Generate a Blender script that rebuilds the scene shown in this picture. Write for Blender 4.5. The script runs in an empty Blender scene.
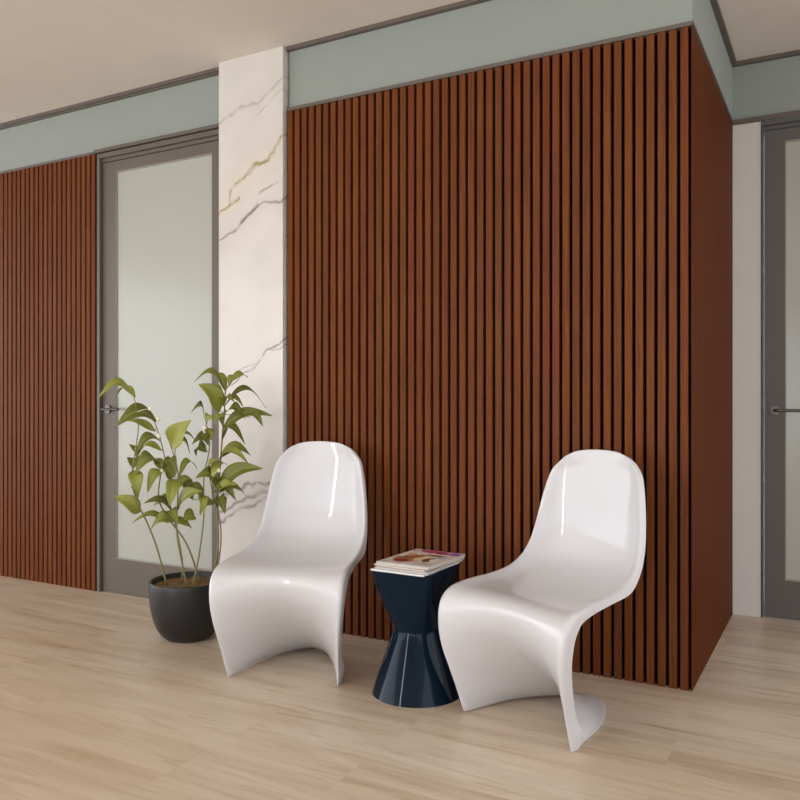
import bpy, bmesh, math, random
from mathutils import Vector, Matrix

random.seed(4)
SC = bpy.context.scene
COL = SC.collection

# ------------------------------------------------------------------ camera
CAM_H = 1.05
cd = bpy.data.cameras.new('camera')
cam = bpy.data.objects.new('camera', cd)
COL.objects.link(cam)
cam.location = (0, 0, CAM_H)
cam.rotation_euler = (math.radians(90), 0, math.radians(28.79))
cd.sensor_width = 36
cd.lens = 808 / 800 * 36
cd.clip_start = 0.05
SC.camera = cam

# ------------------------------------------------------------------ world and large lights
w = bpy.data.worlds.new('world')
SC.world = w
w.use_nodes = True
bg = w.node_tree.nodes['Background']
# soft daylight, brighter and warmer from the left of the hall than from the right
wt = w.node_tree
wc = wt.nodes.new('ShaderNodeTexCoord'); wsx = wt.nodes.new('ShaderNodeSeparateXYZ'); wr = wt.nodes.new('ShaderNodeMapRange')
wt.links.new(wc.outputs['Generated'], wsx.inputs[0]); wt.links.new(wsx.outputs[0], wr.inputs['Value'])
wr.inputs['From Min'].default_value = -1; wr.inputs['From Max'].default_value = 1
wr.inputs['To Min'].default_value = 3.5; wr.inputs['To Max'].default_value = 1.95
wt.links.new(wr.outputs[0], bg.inputs[1])
bg.inputs[0].default_value = (0.96, 1.0, 1.06, 1)

def area(name, loc, target, sx, sy, power, color, spread=180):
    l = bpy.data.lights.new(name, 'AREA')
    l.shape = 'RECTANGLE'; l.size = sx; l.size_y = sy
    l.energy = power; l.color = color; l.spread = math.radians(spread)
    o = bpy.data.objects.new(name, l); COL.objects.link(o)
    o.location = loc
    d = Vector(target) - Vector(loc)
    o.rotation_euler = d.to_track_quat('-Z', 'Y').to_euler()
    return o
area('ceiling_fill_area', (-2.3, -1.0, 2.68), (-2.3, -1.0, 0), 5.0, 3.6, 40, (1.0, .985, .965))  # unseen overhead fill light, added to brighten the floor and chair fronts
area('corridor_fill_area', (1.7, 2.7, 2.68), (1.7, 2.7, 0), 1.0, 1.8, 9, (.97, .98, 1.0))  # added fill out of view, lifts the far wall on the right
area('tall_slot_window_area', (-3.0, -3.5, 1.38), (-1.4, 2.5, 1.2), .26, 2.5, 42, (1.0, 1.0, 1.0))

SC.view_settings.view_transform = 'Standard'
SC.view_settings.look = 'None'
SC.view_settings.exposure = 0.13
SC.view_settings.gamma = 1.0
SC.view_settings.use_curve_mapping = False

# ------------------------------------------------------------------ material helpers
def lin(c):
    return tuple(((x/255)/12.92 if x/255 <= 0.04045 else ((x/255+0.055)/1.055)**2.4) for x in c) + (1,)

class NT:
    def __init__(s, name):
        s.m = bpy.data.materials.new(name); s.m.use_nodes = True
        s.t = s.m.node_tree; s.b = s.t.nodes['Principled BSDF']
    def n(s, typ, **kw):
        x = s.t.nodes.new(typ)
        for k, v in kw.items(): setattr(x, k, v)
        return x
    def l(s, a, b): s.t.links.new(a, b)
    def coord(s, scale=(1,1,1), loc=(0,0,0), rot=(0,0,0)):
        tc = s.n('ShaderNodeTexCoord'); mp = s.n('ShaderNodeMapping')
        mp.inputs['Scale'].default_value = scale; mp.inputs['Location'].default_value = loc
        mp.inputs['Rotation'].default_value = rot
        s.l(tc.outputs['Object'], mp.inputs['Vector']); return mp.outputs[0]
    def noise(s, vec, scale, detail=4, rough=.5, dist=0):
        x = s.n('ShaderNodeTexNoise'); x.inputs['Scale'].default_value = scale
        x.inputs['Detail'].default_value = detail; x.inputs['Roughness'].default_value = rough
        x.inputs['Distortion'].default_value = dist
        if vec is not None: s.l(vec, x.inputs['Vector'])
        return x
    def ramp(s, fac, stops, interp='LINEAR'):
        x = s.n('ShaderNodeValToRGB'); x.color_ramp.interpolation = interp
        e = x.color_ramp.elements
        while len(e) < len(stops): e.new(0.5)
        for k, (p, c) in enumerate(stops):
            e[k].position = p; e[k].color = c
        s.l(fac, x.inputs[0]); return x.outputs[0]
    def mix(s, fac, a, b, mode='MIX'):
        x = s.n('ShaderNodeMix', data_type='RGBA', blend_type=mode)
        for sock, v in ((x.inputs[0], fac), (x.inputs[6], a), (x.inputs[7], b)):
            if isinstance(v, (int, float)): sock.default_value = v
            elif isinstance(v, tuple): sock.default_value = v
            else: s.l(v, sock)
        return x.outputs[2]
    def math(s, op, a, b=None, c=None, clamp=False):
        x = s.n('ShaderNodeMath', operation=op, use_clamp=clamp)
        for i, v in enumerate((a, b, c)):
            if v is None: continue
            if isinstance(v, (int, float)): x.inputs[i].default_value = v
            else: s.l(v, x.inputs[i])
        return x.outputs[0]
    def bump(s, h, strength, dist=.002):
        x = s.n('ShaderNodeBump'); x.inputs['Strength'].default_value = strength
        x.inputs['Distance'].default_value = dist
        s.l(h, x.inputs['Height']); s.l(x.outputs[0], s.b.inputs['Normal'])
    def base(s, c):
        if isinstance(c, tuple): s.b.inputs['Base Color'].default_value = c
        else: s.l(c, s.b.inputs['Base Color'])
    def set(s, **kw):
        for k, v in kw.items(): s.b.inputs[k.replace('_', ' ')].default_value = v

def plain(name, rgb, rough=.5, metal=0, spec=.5, var=.04, coat=0):
    m = NT(name)
    c = lin(rgb)
    n = m.noise(m.coord(), 6, 3)
    m.base(m.ramp(n.outputs['Fac'], [(.3, tuple(x*(1-var) for x in c[:3])+(1,)), (.7, tuple(min(1,x*(1+var)) for x in c[:3])+(1,))]))
    m.set(Roughness=rough, Metallic=metal)
    m.b.inputs['Specular IOR Level'].default_value = spec
    if coat: m.b.inputs['Coat Weight'].default_value = coat
    return m.m

def wood_slat():
    # every slat keeps its own tone: the slat index comes from a per-face attribute
    m = NT('slat_veneer')
    at = m.n('ShaderNodeAttribute', attribute_name='slat_tone')
    tone = at.outputs['Fac']
    base = m.ramp(tone, [(0, lin((117, 61, 32))), (.22, lin((127, 74, 35))), (.45, lin((108, 66, 36))),
                         (.65, lin((124, 70, 37))), (.85, lin((114, 71, 35))), (1, lin((115, 60, 36)))])
    # grain: noise stretched along the height, offset per slat
    tc = m.n('ShaderNodeTexCoord'); sep = m.n('ShaderNodeSeparateXYZ'); m.l(tc.outputs['Object'], sep.inputs[0])
    cmb = m.n('ShaderNodeCombineXYZ')
    m.l(m.math('MULTIPLY', sep.outputs[0], 26), cmb.inputs[0])
    m.l(m.math('MULTIPLY', tone, 37), cmb.inputs[1])
    m.l(m.math('MULTIPLY', sep.outputs[2], .9), cmb.inputs[2])
    g = m.noise(cmb.outputs[0], 3.2, 6, .62, .8)
    c1 = m.mix(m.ramp(g.outputs['Fac'], [(.36, (0,0,0,1)), (.68, (1,1,1,1))]), base, lin((100, 52, 30)))
    cmb2 = m.n('ShaderNodeCombineXYZ')
    m.l(m.math('MULTIPLY', sep.outputs[0], 240), cmb2.inputs[0])
    m.l(m.math('MULTIPLY', tone, 91), cmb2.inputs[1]); m.l(m.math('MULTIPLY', sep.outputs[2], 3), cmb2.inputs[2])
    g2 = m.noise(cmb2.outputs[0], 1.0, 3, .5)
    c2 = m.mix(m.ramp(g2.outputs['Fac'], [(.3, (.72,.72,.72,1)), (.7, (1.12,1.12,1.12,1))]), (0,0,0,1), c1)
    mm = m.mix(1.0, c1, m.ramp(g2.outputs['Fac'], [(.3, (.84,.84,.84,1)), (.7, (1.0,1.0,1.0,1))]), 'MULTIPLY')
    m.base(mm)
    m.set(Roughness=.5); m.b.inputs['Specular IOR Level'].default_value = .08
    m.bump(g2.outputs['Fac'], .15, .0006)
    return m.m

def wood_panel():
    m = NT('veneer_side_panel')
    v = m.coord((2.2, 2.2, .25))
    g = m.noise(v, 6, 7, .6, .5)
    m.base(m.ramp(g.outputs['Fac'], [(.3, lin((76, 35, 12))), (.55, lin((88, 42, 15))), (.75, lin((80, 39, 14)))]))
    m.set(Roughness=.55); m.b.inputs['Specular IOR Level'].default_value = .04
    return m.m

def floor_mat():
    m = NT('pale_oak_planks')
    tc = m.n('ShaderNodeTexCoord')
    br = m.n('ShaderNodeTexBrick'); br.offset = .37; br.offset_frequency = 2
    m.l(tc.outputs['Object'], br.inputs['Vector'])
    br.inputs['Scale'].default_value = 1
    br.inputs['Brick Width'].default_value = 1.22; br.inputs['Row Height'].default_value = .20
    br.inputs['Mortar Size'].default_value = .0008; br.inputs['Mortar Smooth'].default_value = .6
    br.inputs['Color1'].default_value = (0,0,0,1); br.inputs['Color2'].default_value = (1,1,1,1)
    br.inputs['Mortar'].default_value = (.5,.5,.5,1)
    # per plank offset of the grain
    sep = m.n('ShaderNodeSeparateXYZ'); m.l(tc.outputs['Object'], sep.inputs[0])
    cmb = m.n('ShaderNodeCombineXYZ')
    m.l(m.math('MULTIPLY', sep.outputs[0], .55), cmb.inputs[0])
    m.l(m.math('MULTIPLY', sep.outputs[1], 5.5), cmb.inputs[1])
    bw = m.n('ShaderNodeRGBToBW'); m.l(br.outputs['Color'], bw.inputs[0])
    m.l(m.math('MULTIPLY', bw.outputs[0], 13), cmb.inputs[2])
    g = m.noise(cmb.outputs[0], 2.2, 7, .55, .6)
    c = m.ramp(g.outputs['Fac'], [(.28, lin((182, 161, 140))), (.45, lin((204, 189, 170))), (.58, lin((218, 206, 189))), (.74, lin((197, 176, 153)))])
    # warm knots and streaks
    cmb3 = m.n('ShaderNodeCombineXYZ')
    m.l(m.math('MULTIPLY', sep.outputs[0], 1.2), cmb3.inputs[0]); m.l(m.math('MULTIPLY', sep.outputs[1], 14), cmb3.inputs[1])
    m.l(m.math('MULTIPLY', bw.outputs[0], 7), cmb3.inputs[2])
    g3 = m.noise(cmb3.outputs[0], 2.4, 5, .6, .9)
    c = m.mix(m.ramp(g3.outputs['Fac'], [(.55, (0,0,0,1)), (.74, (.7,.7,.7,1))]), c, lin((162, 132, 101)))
    g4 = m.noise(m.coord((.5, 1.4, 1)), 1.1, 3, .5)
    c = m.mix(m.ramp(g4.outputs['Fac'], [(.35, (0,0,0,1)), (.7, (.5,.5,.5,1))]), c, lin((178, 150, 118)))
    c = m.mix(m.math('MULTIPLY', bw.outputs[0], .28), c, lin((215, 194, 166)))
    c = m.mix(m.math('MULTIPLY', br.outputs['Fac'], .25), c, lin((135, 108, 80)))
    m.base(c)
    m.set(Roughness=.36); m.b.inputs['Specular IOR Level'].default_value = .35
    m.bump(g3.outputs['Fac'], .06, .001)
    return m.m

def marble_mat():
    m = NT('white_marble')
    tc = m.n('ShaderNodeTexCoord')
    sep = m.n('ShaderNodeSeparateXYZ'); m.l(tc.outputs['Object'], sep.inputs[0])
    X = sep.outputs[0]; Y = sep.outputs[1]; Z = sep.outputs[2]
    # s runs across the front face and carries on round the corner of the pillar
    s_ = m.math('ADD', X, m.math('MULTIPLY', Y, 1.0))
    cmb = m.n('ShaderNodeCombineXYZ'); m.l(s_, cmb.inputs[0]); m.l(Z, cmb.inputs[2])
    wob = m.noise(cmb.outputs[0], 4.0, 3, .5)
    wobf = m.math('MULTIPLY', m.math('SUBTRACT', wob.outputs['Fac'], .5), .20)
    wob2 = m.noise(cmb.outputs[0], 18, 4, .6)
    wobf2 = m.math('MULTIPLY', m.math('SUBTRACT', wob2.outputs['Fac'], .5), .035)
    cloud = m.noise(cmb.outputs[0], 2.3, 5, .55)
    c = m.ramp(cloud.outputs['Fac'], [(.3, lin((207, 202, 196))), (.6, lin((219, 214, 208)))])
    wobs = m.math('ADD', wobf, wobf2)
    def vein(z0, slope, width, col, strength, s0=-9, s1=9, halo=None):
        nonlocal c
        d = m.math('ABSOLUTE', m.math('ADD', m.math('SUBTRACT', m.math('SUBTRACT', Z, z0), m.math('MULTIPLY', s_, slope)), wobs))
        f = m.math('SUBTRACT', 1, m.math('DIVIDE', d, width), clamp=True)
        f = m.math('POWER', f, .8)
        pn = m.noise(cmb.outputs[0], 7 + z0*2, 4, .6)
        f = m.math('MULTIPLY', f, m.math('MULTIPLY', m.math('SUBTRACT', pn.outputs['Fac'], .33), 5, clamp=True))
        # fade outside a stretch of the face
        k = m.math('MULTIPLY', m.math('GREATER_THAN', s_, s0), m.math('LESS_THAN', s_, s1))
        f = m.math('MULTIPLY', m.math('MULTIPLY', f, k), strength)
        if halo:
            h = m.math('MULTIPLY', m.math('SUBTRACT', 1, m.math('DIVIDE', d, width*6), clamp=True), .28)
            c = m.mix(h, c, halo)
        c = m.mix(f, c, col)
    # object origin is the foot of the pillar; s from -0.195 to 0.195 on the front face
    gold = lin((150, 128, 62)); dark = lin((92, 80, 78)); brown = lin((120, 104, 96)); hg = lin((214, 200, 176)); hd = lin((205, 195, 190))
    vein(2.165, .62, .015, gold, .95, s0=-.10, halo=hg)
    vein(2.415, 3.0, .03, gold, .8, s0=-.130, s1=-.10)
    vein(2.07, .50, .013, gold, .8, s1=-.06, halo=hg)
    vein(1.925, .40, .010, dark, .85, halo=hd)
    vein(1.93, .40, .020, dark, .8, s0=-.06, s1=.05, halo=hd)
    vein(1.99, .55, .012, brown, .6, s0=.05, s1=.17)
    vein(2.47, .32, .012, brown, .35, halo=hd)
    vein(2.40, .45, .007, brown, .5, s0=.02)
    vein(1.20, .62, .007, dark, .8, halo=hd)
    vein(1.225, .34, .005, brown, .6)
    vein(.55, .42, .014, dark, .8, halo=hd)
    vein(.595, .36, .016, brown, .8, halo=hd)
    vein(.64, .22, .012, dark, .7, halo=hd)
    sm = m.noise(cmb.outputs[0], 16, 5, .65)
    edge = m.math('MULTIPLY', m.math('GREATER_THAN', X, .1925), m.math('MULTIPLY', m.math('SUBTRACT', sm.outputs['Fac'], .5), 5, clamp=True))
    c = m.mix(m.math('MULTIPLY', edge, .25), c, brown)
    # fine smoky mottling at the side
    m.base(c)
    m.set(Roughness=.25)
    return m.m

def glass_mat():
    m = NT('frosted_glass')
    n = m.noise(m.coord((1, 1, .4)), .9, 2)
    m.base(m.ramp(n.outputs['Fac'], [(.3, lin((170, 172, 163))), (.7, lin((176, 177, 169)))]))
    m.set(Roughness=.16); m.b.inputs['Specular IOR Level'].default_value = .5
    m.b.inputs['Subsurface Weight'].default_value = 0
    return m.m

def leaf_mat():
    m = NT('plant_leaf')
    at = m.n('ShaderNodeAttribute', attribute_name='leaf_tone')
    n = m.noise(m.coord(), 22, 3)
    c = m.ramp(at.outputs['Fac'], [(0, lin((92, 98, 42))), (.5, lin((128, 134, 54))), (1, lin((172, 176, 80)))])
    c = m.mix(m.math('MULTIPLY', n.outputs['Fac'], .25), c, lin((96, 104, 36)))
    rib = m.n('ShaderNodeAttribute', attribute_name='leaf_rib')
    c = m.mix(m.math('MULTIPLY', rib.outputs['Fac'], .35), c, lin((180, 184, 96)))
    m.base(c)
    m.set(Roughness=.38)
    m.b.inputs['Transmission Weight'].default_value = 0
    # thin leaves let some light through
    tr = m.n('ShaderNodeBsdfTranslucent'); m.l(c, tr.inputs[0])
    ms = m.n('ShaderNodeMixShader'); ms.inputs[0].default_value = .25
    m.l(m.b.outputs[0], ms.inputs[1]); m.l(tr.outputs[0], ms.inputs[2])
    m.l(ms.outputs[0], m.t.nodes['Material Output'].inputs[0])
    return m.m

def soil_mat():
    m = NT('potting_bark')
    n = m.noise(m.coord(), 60, 6, .7)
    m.base(m.ramp(n.outputs['Fac'], [(.3, lin((70, 48, 28))), (.5, lin((122, 92, 56))), (.7, lin((150, 118, 78)))]))
    m.set(Roughness=.9); m.bump(n.outputs['Fac'], .8, .01)
    return m.m

def cover_mat(name, bg_rgb, blobs):
    # printed cover: soft ellipses of colour, in the sheet's own x/y metres
    m = NT(name)
    tc = m.n('ShaderNodeTexCoord'); sep = m.n('ShaderNodeSeparateXYZ'); m.l(tc.outputs['Object'], sep.inputs[0])
    nz = m.noise(tc.outputs['Object'], 26, 3)
    off = m.math('MULTIPLY', m.math('SUBTRACT', nz.outputs['Fac'], .5), .035)
    x = m.math('ADD', sep.outputs[0], off); y = m.math('SUBTRACT', sep.outputs[1], off)
    c = lin(bg_rgb)
    for (cx, cy, a, b, rgb, hard) in blobs:
        if hard:   # rectangle
            f = m.math('MULTIPLY', m.math('LESS_THAN', m.math('ABSOLUTE', m.math('SUBTRACT', sep.outputs[0], cx)), a),
                       m.math('LESS_THAN', m.math('ABSOLUTE', m.math('SUBTRACT', sep.outputs[1], cy)), b))
        else:
            dx = m.math('DIVIDE', m.math('SUBTRACT', x, cx), a); dy = m.math('DIVIDE', m.math('SUBTRACT', y, cy), b)
            r = m.math('ADD', m.math('MULTIPLY', dx, dx), m.math('MULTIPLY', dy, dy))
            f = m.math('MULTIPLY', m.math('SUBTRACT', 1.1, r), 5, clamp=True)
        c = m.mix(f, c, lin(rgb))
    m.base(c); m.set(Roughness=.28)
    return m.m

M = {}
M['slat'] = wood_slat()
M['panel'] = wood_panel()
M['gap'] = plain('black_felt_backing', (26, 12, 8), .95, spec=.1)
M['floor'] = floor_mat()
M['ceiling'] = plain('ceiling_paint', (228, 221, 213), .85, var=.015)
M['green'] = plain('sage_wall_paint', (146, 153, 147), .6, var=.012)
M['white_wall'] = plain('off_white_wall_paint', (218, 213, 210), .8, var=.012)
M['marble'] = marble_mat()
M['strip'] = plain('bronze_strip', (104, 94, 86), .45, metal=.2)
M['door'] = plain('taupe_door_frame', (98, 88, 80), .5, var=.02)
M['door_dark'] = plain('charcoal_door_frame', (92, 89, 86), .5, var=.02)
M['glass'] = glass_mat()
M['bead'] = plain('glazing_bead', (150, 144, 132), .4)
M['handle'] = plain('dark_steel', (92, 88, 84), .3, metal=.8)
M['chair'] = plain('white_gloss_plastic', (208, 207, 210), .42, var=.004, coat=.7)
M['chair'].node_tree.nodes['Principled BSDF'].inputs['Coat Roughness'].default_value = .03
M['navy'] = plain('navy_gloss_plastic', (8, 27, 42), .06, var=.05, spec=.16)
M['pot'] = plain('black_satin_ceramic', (32, 31, 31), .42, var=.05)
M['soil'] = soil_mat()
M['leaf'] = leaf_mat()
M['stem'] = plain('plant_stem', (124, 116, 66), .55, var=.1)
M['bud'] = plain('cream_bud', (236, 228, 200), .5)
M['paper'] = plain('magazine_pages', (222, 216, 208), .6)

# ------------------------------------------------------------------ geometry helpers
def add_box(bm, x0, x1, y0, y1, z0, z1):
    vs = [bm.verts.new((x, y, z)) for z in (z0, z1) for y in (y0, y1) for x in (x0, x1)]
    q = [(0,2,3,1), (4,5,7,6), (0,1,5,4), (2,6,7,3), (0,4,6,2), (1,3,7,5)]
    return [bm.faces.new([vs[i] for i in f]) for f in q]

def obj(name, bm, mat, parent=None, loc=None, smooth=False, bevel=0, seg=2):
    bmesh.ops.recalc_face_normals(bm, faces=bm.faces)
    me = bpy.data.meshes.new(name); bm.to_mesh(me); bm.free()
    me.materials.append(mat)
    if smooth:
        for p in me.polygons: p.use_smooth = True
    o = bpy.data.objects.new(name, me); COL.objects.link(o)
    if loc: o.location = loc
    if parent: o.parent = parent
    if bevel:
        b = o.modifiers.new('bevel', 'BEVEL'); b.width = bevel; b.segments = seg; b.limit_method = 'ANGLE'
    return o

def box_obj(name, x0, x1, y0, y1, z0, z1, mat, parent=None, bevel=0, loc=None):
    bm = bmesh.new(); add_box(bm, x0, x1, y0, y1, z0, z1)
    return obj(name, bm, mat, parent, loc=loc, bevel=bevel)

def empty(name, loc, rz=0):
    o = bpy.data.objects.new(name, None); COL.objects.link(o)
    o.location = loc; o.rotation_euler = (0, 0, rz); o.empty_display_size = .1
    return o

def tag(o, label=None, cat=None, group=None, kind=None):
    for k, v in (('label', label), ('category', cat), ('group', group), ('kind', kind)):
        if v: o[k] = v
    return o

def tube(bm, pts, radii, n=10, cap=True):
    pts = [Vector(p) for p in pts]
    rings = []
    up = None
    for i, p in enumerate(pts):
        d = (pts[min(i+1, len(pts)-1)] - pts[max(i-1, 0)]).normalized()
        if up is None:
            up = d.orthogonal().normalized()
        up = (up - d * up.dot(d)).normalized()
        s = d.cross(up)
        r = radii[i] if isinstance(radii, (list, tuple)) else radii
        rings.append([bm.verts.new(p + (up*math.cos(a) + s*math.sin(a))*r) for a in [2*math.pi*k/n for k in range(n)]])
    for a, b in zip(rings, rings[1:]):
        for k in range(n):
            bm.faces.new((a[k], a[(k+1) % n], b[(k+1) % n], b[k]))
    if cap:
        bm.faces.new(rings[0][::-1]); bm.faces.new(rings[-1])

def lathe(bm, prof, n=64, loc=(0,0,0)):
    rings = []
    for r, z in prof:
        if r < 1e-5: rings.append([bm.verts.new((loc[0], loc[1], loc[2]+z))])
        else: rings.append([bm.verts.new((loc[0]+r*math.cos(2*math.pi*k/n), loc[1]+r*math.sin(2*math.pi*k/n), loc[2]+z)) for k in range(n)])
    for a, b in zip(rings, rings[1:]):
        for k in range(n):
            if len(a) == 1 and len(b) == 1: continue
            if len(a) == 1: bm.faces.new((a[0], b[k], b[(k+1) % n]))
            elif len(b) == 1: bm.faces.new((a[k], a[(k+1) % n], b[0]))
            else: bm.faces.new((a[k], a[(k+1) % n], b[(k+1) % n], b[k]))

def catmull(P, n):
    P = [Vector(p) for p in P]
    Q = [P[0]*2 - P[1]] + P + [P[-1]*2 - P[-2]]
    out = []
    for i in range(len(P)-1):
        a, b, c, d = Q[i:i+4]
        for k in range(n):
            t = k/n
            out.append(.5*(2*b + (c-a)*t + (2*a-5*b+4*c-d)*t*t + (3*b-a-3*c+d)*t**3))
    out.append(P[-1]); return out

# ------------------------------------------------------------------ room dimensions (metres)
V_MAIN = 3.057      # face of the big slatted box
V_LEFT = 3.087      # wall with the left door
V_FAR = 4.262       # far wall with the right door
U_BOX0, U_BOX1 = -2.281, -.479
H_PANEL, H_BAND, H_CEIL = 2.400, 2.416, 2.700

def structure(o): o['kind'] = 'structure'; return o

structure(box_obj('floor', -9, 5, -11.5, 4.6, -.1, 0, M['floor']))
structure(box_obj('ceiling', -9, 5, -11.5, 4.6, H_CEIL, H_CEIL+.1, M['ceiling']))

# green band walls (solid walls full height; panels are hung on them)
bm = bmesh.new()
add_box(bm, -9, -3.607, V_LEFT+.012, V_LEFT+.19, 0, H_CEIL)
add_box(bm, -3.607, -2.60, V_LEFT+.012, V_LEFT+.19, H_BAND-.010, H_CEIL)
add_box(bm, -2.60, U_BOX0, V_LEFT+.012, V_LEFT+.19, 0, H_CEIL)
structure(obj('wall_left', bm, M['green']))
bm = bmesh.new()
add_box(bm, U_BOX0, U_BOX1-.0042, V_MAIN+.026, V_FAR+.14, 0, H_PANEL)
add_box(bm, U_BOX0, U_BOX1-.002, V_MAIN+.016, V_FAR+.14, H_PANEL, H_CEIL)
structure(obj('wall_middle', bm, M['green']))
bm = bmesh.new()
add_box(bm, U_BOX1-.002, -.352, V_FAR, V_FAR+.14, 0, H_PANEL)
add_box(bm, .60, 4, V_FAR, V_FAR+.14, 0, H_PANEL)
structure(obj('wall_right', bm, M['white_wall']))
structure(box_obj('wall_back', U_BOX1-.002, 4, V_FAR+.001, V_FAR+.139, H_PANEL, H_CEIL, M['green']))

# dark ceiling trims and strips at the lower edge of the band
T = .018
def trim(name, boxes, mat=M['strip']):
    bm = bmesh.new()
    for b in boxes: add_box(bm, *b)
    return structure(obj(name, bm, mat))
trim('trim_1', [(-9, -2.669, V_LEFT-.012, V_LEFT+.012, H_CEIL-T, H_CEIL), (-9, -2.669, V_LEFT-.002, V_LEFT+.012, H_CEIL-T-.010, H_CEIL-T)])
trim('trim_2', [(U_BOX0, U_BOX1+.022, V_MAIN-.006, V_MAIN+.016, H_CEIL-T, H_CEIL),
                (U_BOX1-.002, U_BOX1+.022, V_MAIN+.016, V_FAR, H_CEIL-T, H_CEIL),
                (U_BOX1+.022, 4, V_FAR-.024, V_FAR+.001, H_CEIL-T, H_CEIL)])
trim('trim_3', [(-9, -3.607, V_LEFT-.004, V_LEFT+.012, H_PANEL+.002, H_BAND),
                (-3.607, -2.669, V_LEFT-.014, V_LEFT+.012, H_PANEL+.002, H_BAND+.004)])
trim('trim_4', [(U_BOX0, U_BOX1, V_MAIN-.002, V_MAIN+.016, H_PANEL, H_BAND),
                (U_BOX1-.002, U_BOX1+.004, V_MAIN-.003, V_FAR, H_PANEL+.006, H_BAND)])
trim('trim_5', [(U_BOX1+.004, 4, V_FAR-.012, V_FAR+.001, H_PANEL-.004, H_BAND+.004)])

# ------------------------------------------------------------------ slatted wall panels
def slats(name, starts, v, z0, z1, parent, wid=.0270, dep=.016):
    bm = bmesh.new()
    lay = bm.faces.layers.float.new('slat_tone')
    prev = .5
    for x in starts:
        t = random.random()
        while abs(t-prev) < .12: t = random.random()
        prev = t
        c = .0012
        # little chamfers on the two front arrises
        prof = [(x, v+dep), (x, v+c), (x+c, v), (x+wid-c, v), (x+wid, v+c), (x+wid, v+dep)]
        lo = [bm.verts.new((a, b, z0)) for a, b in prof]; hi = [bm.verts.new((a, b, z1)) for a, b in prof]
        fs = [bm.faces.new((lo[k], lo[(k+1) % 6], hi[(k+1) % 6], hi[k])) for k in range(6)]
        fs += [bm.faces.new(lo[::-1]), bm.faces.new(hi)]
        for f in fs: f[lay] = t
    return obj(name, bm, M['slat'], parent)

p = empty('slatted_wall_panel', (0, 0, 0))
tag(p, 'large reddish wooden slat panel behind the two white chairs, wrapping the projecting corner', 'wall panel', 'vertical wooden slat panels')
slats('slats', [U_BOX0+.001+.04*k for k in range(45)], V_MAIN, 0, H_PANEL-.002, p, dep=.0222)
box_obj('backing_board', U_BOX0-.009, U_BOX1-.0045, V_MAIN+.0225, V_MAIN+.0255, 0, H_PANEL-.001, M['gap'], p)
tag(box_obj('side_board', U_BOX1-.004, U_BOX1, V_MAIN+.001, V_FAR-.0005, 0, H_PANEL-.0005, M['panel'], p), 'smooth plain wooden side')

p = empty('slatted_wall_panel', (0, 0, 0))
tag(p, 'reddish wooden slat panel at the far left, left of the door behind the plant', 'wall panel', 'vertical wooden slat panels')
slats('slats', [-3.633-.0395*k for k in range(64)], V_LEFT-.006, 0, H_PANEL, p, wid=.0275)
box_obj('backing_board', -6.20, -3.594, V_LEFT+.0105, V_LEFT+.0118, 0, H_PANEL, M['gap'], p)

# ------------------------------------------------------------------ marble pillar
bm = bmesh.new()
MC = (-2.4865, 3.037, 0)
add_box(bm, -.194, .194, 0, .06, 0, H_CEIL)
o = obj('marble_pillar', bm, M['marble'], loc=MC, bevel=.0015)
tag(o, 'white marble clad pillar with gold and grey veins between door and slat panel', 'pillar')

# ------------------------------------------------------------------ doors
def door(name, u0, u1, v, leaf0, g0, g1, zg0, zg1, mat, hand_u):
    """framed single leaf door with one frosted pane and a lever handle"""
    fr = bmesh.new()
    add_box(fr, u0, leaf0-.004, v-.004, v+.09, 0, 2.398)
    add_box(fr, leaf0-.004, u1, v-.004, v+.09, 2.372, 2.398)
    add_box(fr, leaf0-.004, u1, v+.012, v+.09, 2.352, 2.372)
    root = obj(name, fr, mat, bevel=.002)
    root['kind'] = 'structure'
    lv = bmesh.new()
    lf = v+.016
    add_box(lv, leaf0, g0, lf, lf+.045, .004, 2.348)
    add_box(lv, g1, u1-.002, lf, lf+.045, .004, 2.348)
    add_box(lv, g0, g1, lf, lf+.045, .004, zg0)
    add_box(lv, g0, g1, lf, lf+.045, zg1, 2.348)
    leaf = obj('door_leaf', lv, mat, root)
    bd = bmesh.new(); b = .006
    add_box(bd, g0, g0+b, lf+.002, lf+.02, zg0, zg1); add_box(bd, g1-b, g1, lf+.002, lf+.02, zg0, zg1)
    add_box(bd, g0+b, g1-b, lf+.002, lf+.02, zg0, zg0+b); add_box(bd, g0+b, g1-b, lf+.002, lf+.02, zg1-b, zg1)
    obj('glazing_bead', bd, M['bead'], leaf)
    box_obj('glass_pane', g0+b, g1-b, lf+.010, lf+.018, zg0+b, zg1-b, M['glass'], leaf)
    hb = bmesh.new()
    hz = 1.0
    tube(hb, [(hand_u, lf, hz), (hand_u, lf-.010, hz)], .023, 28)
    tube(hb, [(hand_u, lf-.009, hz), (hand_u, lf-.040, hz), (hand_u+.003, lf-.050, hz), (hand_u+.012, lf-.055, hz), (hand_u+.135, lf-.055, hz)], .0072, 14)
    obj('lever_handle', hb, M['handle'], leaf, smooth=False)
    return root

door('door_1', -3.592, -2.605, V_LEFT, -3.566, -3.470, -2.783, .188, 2.292, M['door'], -3.522)
door('door_2', -.346, .600, V_FAR-.004, -.338, -.247, .500, .186, 2.29, M['door_dark'], -.289)

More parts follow.
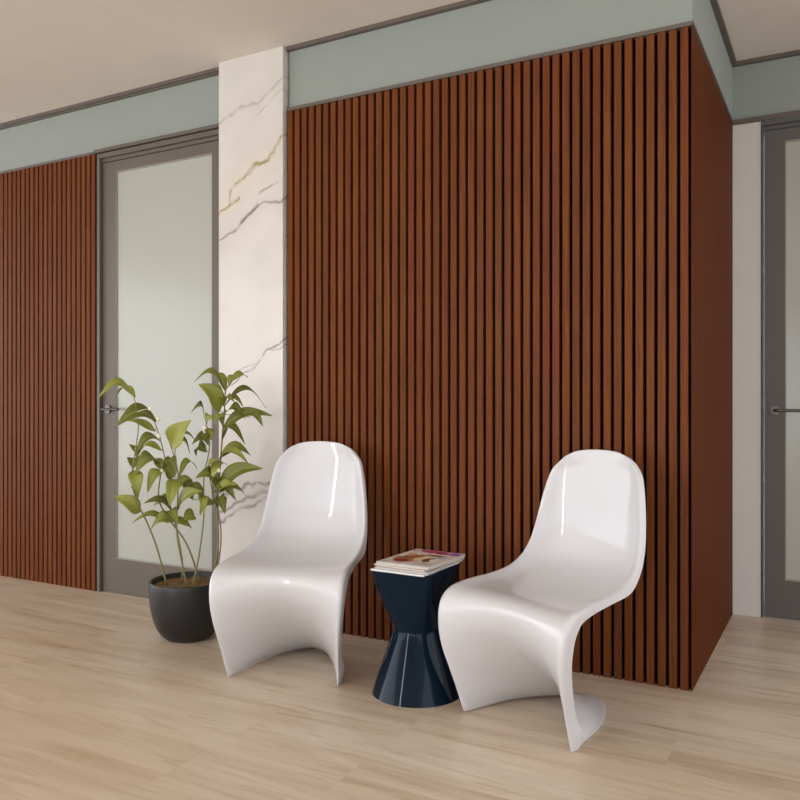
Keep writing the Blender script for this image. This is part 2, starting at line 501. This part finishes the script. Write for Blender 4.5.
# ------------------------------------------------------------------ moulded chairs
ROWS=[
 [(0,0.472,0.872),(0.032,0.471,0.8715),(0.06,0.47,0.869),(0.082,0.468,0.864),(0.093,0.471,0.861)],
 [(0,0.462,0.874),(0.048,0.46,0.872),(0.09,0.455,0.866),(0.119,0.448,0.855),(0.129,0.455,0.851)],
 [(0,0.46,0.855),(0.06,0.457,0.851),(0.115,0.449,0.841),(0.15,0.438,0.829),(0.161,0.448,0.826)],
 [(0,0.458,0.808),(0.075,0.4554,0.804),(0.138,0.4444,0.796),(0.179,0.422,0.788),(0.19,0.434,0.786)],
 [(0,0.455,0.72),(0.085,0.4505,0.717),(0.153,0.4334,0.711),(0.198,0.4,0.705),(0.209,0.416,0.704)],
 [(0,0.45,0.62),(0.09,0.4435,0.619),(0.164,0.4212,0.617),(0.211,0.379,0.614),(0.222,0.397,0.612)],
 [(0,0.433,0.532),(0.092,0.4259,0.535),(0.17,0.4002,0.541),(0.219,0.353,0.545),(0.23,0.374,0.538)],
 [(0,0.394,0.464),(0.095,0.3862,0.47),(0.176,0.3596,0.482),(0.225,0.31,0.494),(0.237,0.334,0.48)],
 [(0,0.316,0.426),(0.098,0.3082,0.432),(0.182,0.284,0.446),(0.231,0.239,0.46),(0.244,0.268,0.436)],
 [(0,0.205,0.413),(0.1,0.196,0.418),(0.187,0.172,0.43),(0.238,0.145,0.445),(0.246,0.16,0.421)],
 [(0,0.1,0.418),(0.1,0.09,0.421),(0.192,0.066,0.43),(0.245,0.046,0.44),(0.252,0.063,0.412)],
 [(0,0.005,0.422),(0.1,-0.006,0.423),(0.196,-0.026,0.426),(0.25,-0.038,0.427),(0.256,-0.013,0.395)],
 [(0,-0.043,0.407),(0.1,-0.054,0.405),(0.197,-0.074,0.402),(0.251,-0.084,0.397),(0.257,-0.045,0.362)],
 [(0,-0.056,0.375),(0.1,-0.067,0.37),(0.196,-0.09,0.36),(0.25,-0.102,0.35),(0.255,-0.056,0.325)],
 [(0,-0.04,0.325),(0.1,-0.055,0.316),(0.193,-0.086,0.304),(0.246,-0.104,0.292),(0.25,-0.056,0.28)],
 [(0,0.006,0.262),(0.1,-0.014,0.254),(0.187,-0.06,0.244),(0.239,-0.094,0.232),(0.243,-0.045,0.228)],
 [(0,0.08,0.19),(0.098,0.05,0.184),(0.177,-0.018,0.178),(0.23,-0.073,0.168),(0.234,-0.025,0.168)],
 [(0,0.175,0.115),(0.094,0.133,0.112),(0.166,0.042,0.11),(0.222,-0.049,0.106),(0.227,0.001,0.104)],
 [(0,0.2716,0.055),(0.089,0.2212,0.054),(0.158,0.1067,0.052),(0.216,-0.027,0.048),(0.229,0.027,0.058)],
 [(0,0.3562,0.018),(0.085,0.2992,0.017),(0.162,0.17,0.016),(0.212,-0.012,0.014),(0.222,0.03,0.024)],
 [(0,0.418,0.005),(0.098,0.348,0.005),(0.172,0.198,0.005),(0.212,-0.003,0.004),(0.2185,0.022,0.005)],
]

def chair_mesh():
    full = []
    for r in ROWS:
        L = [(-x, y, z) for (x, y, z) in r[:0:-1]]
        full.append(catmull(L + list(r), 5))
    cols = [catmull([full[i][j] for i in range(len(full))], 5) for j in range(len(full[0]))]
    bm = bmesh.new()
    V = [[bm.verts.new(cols[j][i]) for j in range(len(cols))] for i in range(len(cols[0]))]
    for i in range(len(V)-1):
        for j in range(len(V[0])-1):
            bm.faces.new((V[i][j], V[i+1][j], V[i+1][j+1], V[i][j+1]))
    bmesh.ops.recalc_face_normals(bm, faces=bm.faces)
    # normals should face the sitter / the front
    if V[20][20].link_faces[0].normal.y > 0:
        bmesh.ops.reverse_faces(bm, faces=bm.faces)
    me = bpy.data.meshes.new('moulded_chair'); bm.to_mesh(me); bm.free()
    for q in me.polygons: q.use_smooth = True
    me.materials.append(M['chair'])
    return me
ch_me = chair_mesh()
def place_chair(loc, rz, label):
    o = bpy.data.objects.new('moulded_chair', ch_me); COL.objects.link(o)
    o.location = loc; o.rotation_euler = (0, 0, rz)
    s = o.modifiers.new('thickness', 'SOLIDIFY'); s.thickness = .008; s.offset = -1; s.use_even_offset = False
    b = o.modifiers.new('soft_edge', 'BEVEL'); b.width = .0034; b.segments = 3; b.limit_method = 'ANGLE'; b.angle_limit = math.radians(50)
    tag(o, label, 'chair', 'glossy white moulded chairs')
    return o
place_chair((-1.837, 2.438, -.002), math.radians(16.96), 'glossy white moulded cantilever chair on the left, between the potted plant and side table')
place_chair((-.911, 2.429, -.002), math.radians(-18.58), 'glossy white moulded cantilever chair on the right, nearest the projecting wooden corner')

# ------------------------------------------------------------------ side table: square top, round waist and foot
TC = (-1.350, 2.584)
def table():
    n = 96
    def ring(k):  # k: 0 round .. 1 square
        pass
    bm = bmesh.new()
    rings = []
    spec = [(0, .1620, 0), (.06, .1423, 0), (.11, .1250, 0), (.16, .1075, .0), (.20, .0935, .01), (.222, .0865, .03), (.229, .0848, .05), (.233, .0842, .06), (.237, .0842, .08),
            (.245, .0852, .12), (.29, .0915, .34), (.34, .1005, .60), (.39, .1085, .84), (.430, .1145, .97), (.443, .1165, 1), (.449, .1165, 1), (.452, .1145, 1), (.4525, .105, 1)]
    for z, r, k in spec:
        rg = []
        for i in range(n):
            a = 2*math.pi*i/n
            c, s = math.cos(a), math.sin(a)
            e = 2 + k*k*14               # superellipse exponent
            q = (abs(c)**e + abs(s)**e) ** (-1/e)
            sy = 1 + .17*k
            rg.append(bm.verts.new((r*q*c, r*q*s*sy, z)))
        rings.append(rg)
    for a, b in zip(rings, rings[1:]):
        for i in range(n): bm.faces.new((a[i], a[(i+1) % n], b[(i+1) % n], b[i]))
    bm.faces.new(rings[0][::-1]); bm.faces.new(rings[-1])
    return obj('side_table', bm, M['navy'], loc=(TC[0], TC[1], 0), smooth=True)
t = table()
t.data.set_sharp_from_angle(angle=math.radians(38))
for q in t.data.polygons:
    if len(q.vertices) > 4: q.use_smooth = False
tag(t, 'dark navy glossy hourglass side table between the two white chairs', 'side table')

# ------------------------------------------------------------------ magazines
blobs_top = [(-.03, .112, .075, .020, (156, 30, 92), 0), (.01, .128, .06, .010, (190, 60, 120), 0), (-.075, .07, .022, .05, (224, 214, 208), 0),
             (-.030, -.045, .058, .05, (186, 112, 84), 0), (-.045, -.075, .03, .028, (128, 62, 40), 0), (-.02, .012, .04, .03, (146, 100, 66), 0),
             (.012, -.02, .03, .045, (226, 204, 160), 0), (.03, .05, .035, .018, (138, 84, 62), 0), (-.055, -.012, .018, .02, (120, 92, 62), 0),
             (.080, .108, .018, .026, (140, 84, 176), 0), (.045, -.03, .02, .04, (92, 66, 52), 0), (.035, .095, .03, .012, (96, 60, 58), 0), (-.06, .03, .015, .03, (206, 150, 96), 0), (.065, .03, .016, .03, (168, 172, 180), 0), (.07, -.03, .018, .022, (232, 226, 220), 0),
             (.06, -.095, .035, .006, (150, 144, 146), 1), (.055, -.11, .028, .003, (176, 170, 170), 1), (-.085, -.115, .010, .008, (170, 166, 160), 1)]
mags = [  # z0, thickness, centre, half size, rotation, cover, label
    (.4526, .0055, (-1.345, 2.568), (.106, .138), -.035, cover_mat('cover_white', (226, 224, 222), [(0, .09, .07, .02, (120, 128, 140), 0)]), 'white magazine at the bottom of the stack on the navy side table'),
    (.4583, .0072, (-1.335, 2.578), (.105, .140), -.005, cover_mat('cover_grey', (206, 200, 194), [(.06, 0, .03, .08, (150, 140, 132), 0)]), 'pale grey magazine second from the bottom of the stack on the side table'),
    (.4657, .0062, (-1.340, 2.590), (.104, .140), -.09, cover_mat('cover_sand', (196, 182, 168), [(0, 0, .06, .09, (140, 104, 80), 0)]), 'sand coloured magazine directly under the topmost one on the side table'),
    (.4721, .0095, (-1.334, 2.593), (.105, .140), -.045, cover_mat('cover_portrait', (214, 206, 198), blobs_top), 'topmost magazine with magenta and orange portrait cover on the side table'),
]
for z0, th, c, hs, rz, cm, lab in mags:
    r = empty('magazine', (c[0], c[1], z0), rz)
    tag(r, lab, 'magazine', 'magazines stacked on the side table')
    pm = plain('magazine_pages', {.4526: (236, 234, 232), .4583: (188, 182, 176), .4657: (206, 196, 186), .4721: (196, 190, 184)}[z0], .6)
    box_obj('pages', -hs[0]+.0015, hs[0]-.0015, -hs[1]+.0015, hs[1]-.0015, .0006, th-.0006, pm, r)
    bm = bmesh.new()
    nx, ny = 12, 16
    def zz(i, j):  # corners lift a touch
        a = i/nx; b = j/ny
        return .0018*max(0, a-.7)/.3*max(0, .35-b)/.35
    for zb, zt in ((th-.0006, th),):
        G = [[[bm.verts.new((-hs[0]+2*hs[0]*i/nx, -hs[1]+2*hs[1]*j/ny, z+(zz(i, j) if th > .0075 else 0))) for j in range(ny+1)] for i in range(nx+1)] for z in (zb, zt)]
        for i in range(nx):
            for j in range(ny):
                bm.faces.new((G[0][i][j], G[0][i][j+1], G[0][i+1][j+1], G[0][i+1][j])); bm.faces.new((G[1][i][j], G[1][i+1][j], G[1][i+1][j+1], G[1][i][j+1]))
        for i in range(nx):
            for j, s in ((0, 1), (ny, -1)):
                bm.faces.new((G[0][i][j], G[0][i+1][j], G[1][i+1][j], G[1][i][j]))
        for j in range(ny):
            for i in (0, nx):
                bm.faces.new((G[0][i][j], G[1][i][j], G[1][i][j+1], G[0][i][j+1]))
    # spine on the long left edge and the back cover
    add_box(bm, -hs[0]-.0006, -hs[0]+.0008, -hs[1], hs[1], 0, th-.0007)
    add_box(bm, -hs[0]+.0008, hs[0], -hs[1], hs[1], 0, .0005)
    obj('cover', bm, cm, r)

# ------------------------------------------------------------------ potted plant
PC = (-2.547, 2.686)
pot = empty('potted_plant', (PC[0], PC[1], 0))
tag(pot, 'green leafy plant in a round black pot beside the door and marble pillar', 'potted plant')
bm = bmesh.new()
prof = [(0, .0), (.085, .0), (.098, .004), (.118, .022), (.138, .055), (.152, .095), (.162, .140), (.1665, .185), (.168, .225), (.168, .250), (.1665, .2555), (.163, .2565), (.159, .2545),
        (.157, .248), (.156, .222), (.150, .20)]
lathe(bm, prof, 72)
obj('pot', bm, M['pot'], pot, smooth=True)
bm = bmesh.new()
random.seed(11)
rr = [(0, .236)] + [(r_, .236 - .004*(r_/.15)) for r_ in (.03, .06, .09, .12, .145, .1545)]
lathe(bm, rr, 40)
for vv in bm.verts: vv.co.z += random.uniform(-.003, .004)
obj('soil', bm, M['soil'], pot)

STEMS=[
 ([(-0.068, -0.06, 0.259), (-0.099, -0.088, 0.397), (-0.123, -0.124, 0.515), (-0.148, -0.161, 0.616), (-0.157, -0.177, 0.715), (-0.158, -0.155, 0.843), (-0.156, -0.142, 0.941), (-0.186, -0.136, 1.056)],0.0042),
 ([(0.031, -0.04, 0.24), (0.002, -0.044, 0.349), (-0.023, -0.046, 0.463), (-0.027, -0.037, 0.61), (-0.039, -0.021, 0.723), (-0.078, -0.031, 0.856), (-0.088, -0.048, 0.914)],0.004),
 ([(0.059, -0.036, 0.242), (0.057, 0.009, 0.378), (0.06, 0.034, 0.541), (0.04, 0.056, 0.704), (0.048, 0.084, 0.837), (0.044, 0.07, 0.938)],0.004),
 ([(0.035, 0.042, 0.271), (-0.019, 0.013, 0.404), (-0.071, -0.038, 0.516), (-0.092, -0.084, 0.611), (-0.085, -0.08, 0.726), (-0.092, -0.05, 0.79), (-0.136, -0.052, 0.922), (-0.173, -0.061, 0.997)],0.0042),
 ([(0.092, 0.051, 0.278), (0.116, 0.064, 0.408), (0.098, 0.077, 0.571), (0.101, 0.09, 0.721), (0.11, 0.095, 0.855), (0.127, 0.093, 1.006), (0.145, 0.08, 1.089), (0.18, 0.076, 1.125)],0.005),
 ([(0.073, 0.097, 0.261), (0.099, 0.1, 0.401), (0.108, 0.083, 0.521), (0.097, 0.054, 0.624), (0.103, 0.023, 0.71)],0.0038),
 ([(-0.053, 0.017, 0.256), (-0.053, 0.017, 0.334), (-0.085, 0.011, 0.483), (-0.119, -0.008, 0.635), (-0.1, 0.014, 0.769), (-0.085, 0.011, 0.862)],0.0038),
]
LEAVES=[
 ((-0.196, -0.141, 1.072),(-0.269, -0.262, 1.075),0.050,0.04),
 ((-0.182, -0.134, 1.064),(-0.304, -0.132, 1.072),0.023,0.02),
 ((-0.139, -0.053, 0.955),(-0.223, -0.213, 0.945),0.073,0.04),
 ((-0.144, -0.056, 0.909),(-0.292, -0.092, 0.958),0.030,0),
 ((-0.066, -0.036, 0.843),(0.046, -0.031, 0.962),0.086,0),
 ((-0.071, -0.016, 0.842),(-0.029, 0.042, 0.817),0.037,0.03),
 ((-0.071, -0.027, 0.876),(-0.025, 0.078, 0.866),0.027,0.015),
 ((-0.111, -0.061, 0.87),(-0.161, -0.157, 0.824),0.043,0.03),
 ((-0.103, -0.056, 0.826),(-0.24, -0.074, 0.79),0.033,0.03),
 ((-0.104, -0.068, 0.766),(-0.144, -0.181, 0.728),0.060,0.04),
 ((-0.158, -0.166, 0.743),(-0.118, -0.178, 0.644),0.053,0.01),
 ((-0.092, -0.073, 0.742),(-0.113, -0.13, 0.654),0.043,0.02),
 ((-0.091, -0.072, 0.742),(-0.151, -0.048, 0.788),0.030,0),
 ((-0.034, -0.018, 0.715),(-0.008, 0.064, 0.755),0.030,0.03),
 ((-0.044, -0.024, 0.699),(-0.015, -0.099, 0.593),0.056,0.01),
 ((-0.152, -0.14, 0.558),(-0.207, -0.227, 0.637),0.063,0),
 ((-0.056, -0.042, 0.559),(-0.115, -0.154, 0.609),0.037,0.02),
 ((-0.082, -0.045, 0.504),(-0.162, -0.169, 0.526),0.037,0.02),
 ((-0.005, -0.025, 0.527),(0.007, 0.039, 0.526),0.056,0),
 ((-0.024, -0.036, 0.568),(0.12, -0.036, 0.664),0.056,0.02),
 ((0.095, 0.075, 0.685),(0.068, -0.031, 0.716),0.053,0.02),
 ((0.108, 0.083, 0.641),(0.131, 0.027, 0.719),0.037,0),
 ((0.138, 0.076, 1.099),(0.063, -0.033, 1.144),0.033,0.045),
 ((0.108, 0.083, 0.997),(0.075, -0.015, 1.129),0.073,0.02),
 ((0.145, 0.08, 1.086),(0.051, 0.097, 1.171),0.027,0.02),
 ((0.033, 0.064, 0.975),(0.009, 0.006, 1.006),0.020,0.03),
 ((0.163, 0.079, 1.119),(0.178, 0.121, 1.148),0.037,0),
 ((0.183, 0.078, 1.135),(0.198, 0.166, 1.153),0.013,0.005),
 ((0.128, 0.094, 1.022),(0.252, 0.23, 1.039),0.037,0.06),
 ((0.126, 0.092, 1.019),(0.2, 0.076, 1.047),0.030,0.02),
 ((0.131, 0.095, 1.029),(0.198, 0.143, 1.019),0.023,0.02),
 ((0.11, 0.095, 0.913),(0.327, 0.18, 0.993),0.053,0.03),
 ((0.235, 0.13, 0.973),(0.309, 0.136, 0.94),0.030,0.015),
 ((0.113, 0.097, 0.875),(0.247, 0.09, 0.875),0.040,0.045),
 ((0.104, 0.092, 0.796),(0.194, 0.198, 0.808),0.047,0.03),
 ((0.101, 0.09, 0.788),(0.264, 0.1, 0.776),0.033,0.03),
 ((0.116, 0.064, 0.644),(0.327, 0.111, 0.765),0.070,0.03),
 ((0.113, 0.062, 0.637),(0.186, 0.171, 0.628),0.037,0.02),
 ((0.111, 0.084, 0.651),(0.041, 0.091, 0.718),0.040,0),
 ((0.043, 0.081, 0.845),(0.031, 0.018, 0.898),0.043,0),
 ((0.055, 0.088, 0.87),(0.005, 0.094, 0.923),0.027,0),
 ((0.09, 0.05, 0.699),(0.104, 0.137, 0.768),0.033,0.02),
 ((-0.031, -0.028, 0.661),(-0.002, 0.034, 0.696),0.033,0.01),
 ((0.047, 0.072, 0.955),(0.044, 0.105, 0.974),0.020,0),
 ((0.133, 0.074, 1.056),(0.027, 0.095, 1.09),0.040,0.02),
 ((0.128, 0.094, 0.981),(0.063, 0.104, 0.904),0.030,0.02),
 ((0.082, 0.046, 0.723),(0.155, 0.029, 0.794),0.033,0.01),
 ((0.003, 0.025, 0.605),(-0.089, 0.031, 0.717),0.040,0.02),
 ((0.111, 0.062, 0.607),(0.244, 0.043, 0.69),0.050,0.02),
 ((-0.085, -0.024, 0.513),(-0.033, 0.062, 0.466),0.030,0),
 ((0.104, 0.092, 0.771),(0.113, 0.028, 0.701),0.037,0.01),
 ((0.06, 0.034, 0.607),(-0.048, 0.031, 0.665),0.037,0.02),
]
BUDS= [(-0.125, -0.103, 1.011), (-0.095, -0.086, 0.965), (-0.092, -0.084, 0.891), (-0.08, -0.078, 0.738), (0.084, 0.012, 0.927), (0.139, 0.043, 0.739)]

random.seed(5)
def px(o, nm, smooth=True):
    return o
for k, (pts, r) in enumerate(STEMS):
    pts = [Vector(q) for q in pts]
    pts[0].z = .232
    rad = math.hypot(pts[0].x, pts[0].y)
    if rad > .12: pts[0].x *= .12/rad; pts[0].y *= .12/rad
    P = catmull(pts, 6); n = len(P)
    bm = bmesh.new(); tube(bm, P, [r*(1-.5*i/(n-1)) for i in range(n)], 8)
    obj('stem', bm, M['stem'], pot, smooth=True)

MORE = []
for k in range(20):      # short filler leaves low in the crown, where the photo's plant is fullest
    pts = STEMS[k % len(STEMS)][0]
    i = random.choice([2, 3, 4]); i = min(i, len(pts)-2)
    f = random.random()
    b = Vector(pts[i])*(1-f) + Vector(pts[i+1])*f
    a = random.uniform(0, 2*math.pi); L = random.uniform(.07, .115)
    if b.z < .50: b.z = .50 + random.uniform(0, .05)
    MORE.append((tuple(b + Vector((math.cos(a), math.sin(a), .2))*.012), tuple(b + Vector((math.cos(a)*L, math.sin(a)*L, random.uniform(-.045, .03)))), random.uniform(.038, .052), .02))
ALLST = [Vector(q) for pts, r in STEMS for q in catmull(pts, 6)]
def leaf(base, tip, width, droop, tone):
    base, tip = Vector(base), Vector(tip)
    near = min(ALLST, key=lambda s: (s-base).length)
    d = tip - base; L = d.length
    fw = d.normalized()
    up = Vector((0, 0, 1))
    view = Vector((.62, -.72, .32)).normalized()     # leaves turn their faces outwards to the room and up
    nrm = (view*(.95 if width > .040 else .62) + up*(.45 if width > .040 else .65) + Vector((random.uniform(-.2, .2), random.uniform(-.2, .2), 0)))
    nrm = (nrm - fw*nrm.dot(fw)).normalized()
    side = fw.cross(nrm).normalized()
    bm = bmesh.new()
    lt = bm.verts.layers.float.new('leaf_tone'); lr = bm.verts.layers.float.new('leaf_rib')
    N = 14; K = 4
    rows = []
    for i in range(N+1):
        t = i/N
        w_ = width*.5*(math.sin(math.pi*min(1, t**.80))**.85)*(1-.25*t) * 1.32
        if i == 0: w_ = .0012
        if i == N: w_ = .0004
        arch = droop*math.sin(math.pi*t)*1.25 - droop*.55*t*t
        wav = .05*width*math.sin(t*9+tone*7)
        c = base + d*t + up*arch + nrm*(.02*math.sin(math.pi*t))
        row = []
        for j in range(-K, K+1):
            s = j/K
            q = c + side*(w_*s) + nrm*(abs(s)**1.3*w_*.32 + wav*s)
            v = bm.verts.new(q); v[lt] = tone; v[lr] = 1.0 if j == 0 else 0.0
            row.append(v)
        rows.append(row)
    for a, b in zip(rows, rows[1:]):
        for j in range(2*K): bm.faces.new((a[j], a[j+1], b[j+1], b[j]))
    # leaf stalk
    if (near-base).length > .004:
        mid = (near+base)/2 + Vector((0, 0, .006))
        P = catmull([near, mid, base], 4)
        nb = len(bm.verts)
        tube(bm, P, .0016, 6)
        bm.verts.ensure_lookup_table()
        for v in bm.verts[nb:]: v[lt] = .25; v[lr] = 0
    o = obj('leaf', bm, M['leaf'], pot, smooth=True)
    s = o.modifiers.new('thickness', 'SOLIDIFY'); s.thickness = .0006
for (b, t, wd, dr) in LEAVES + MORE:
    leaf(b, t, max(wd, .036), dr*.8, random.uniform(.15, 1))
for q in BUDS:
    bm = bmesh.new()
    bmesh.ops.create_icosphere(bm, subdivisions=2, radius=.0085)
    for v in bm.verts:
        v.co.z *= 1.35 if v.co.z > 0 else 1.0
        v.co += Vector(q)
    near = min(ALLST, key=lambda s: (s-Vector(q)).length)
    tube(bm, [near, (near+Vector(q))/2+Vector((0,0,.004)), Vector(q)], .0014, 6)
    obj('bud', bm, M['bud'], pot, smooth=True)
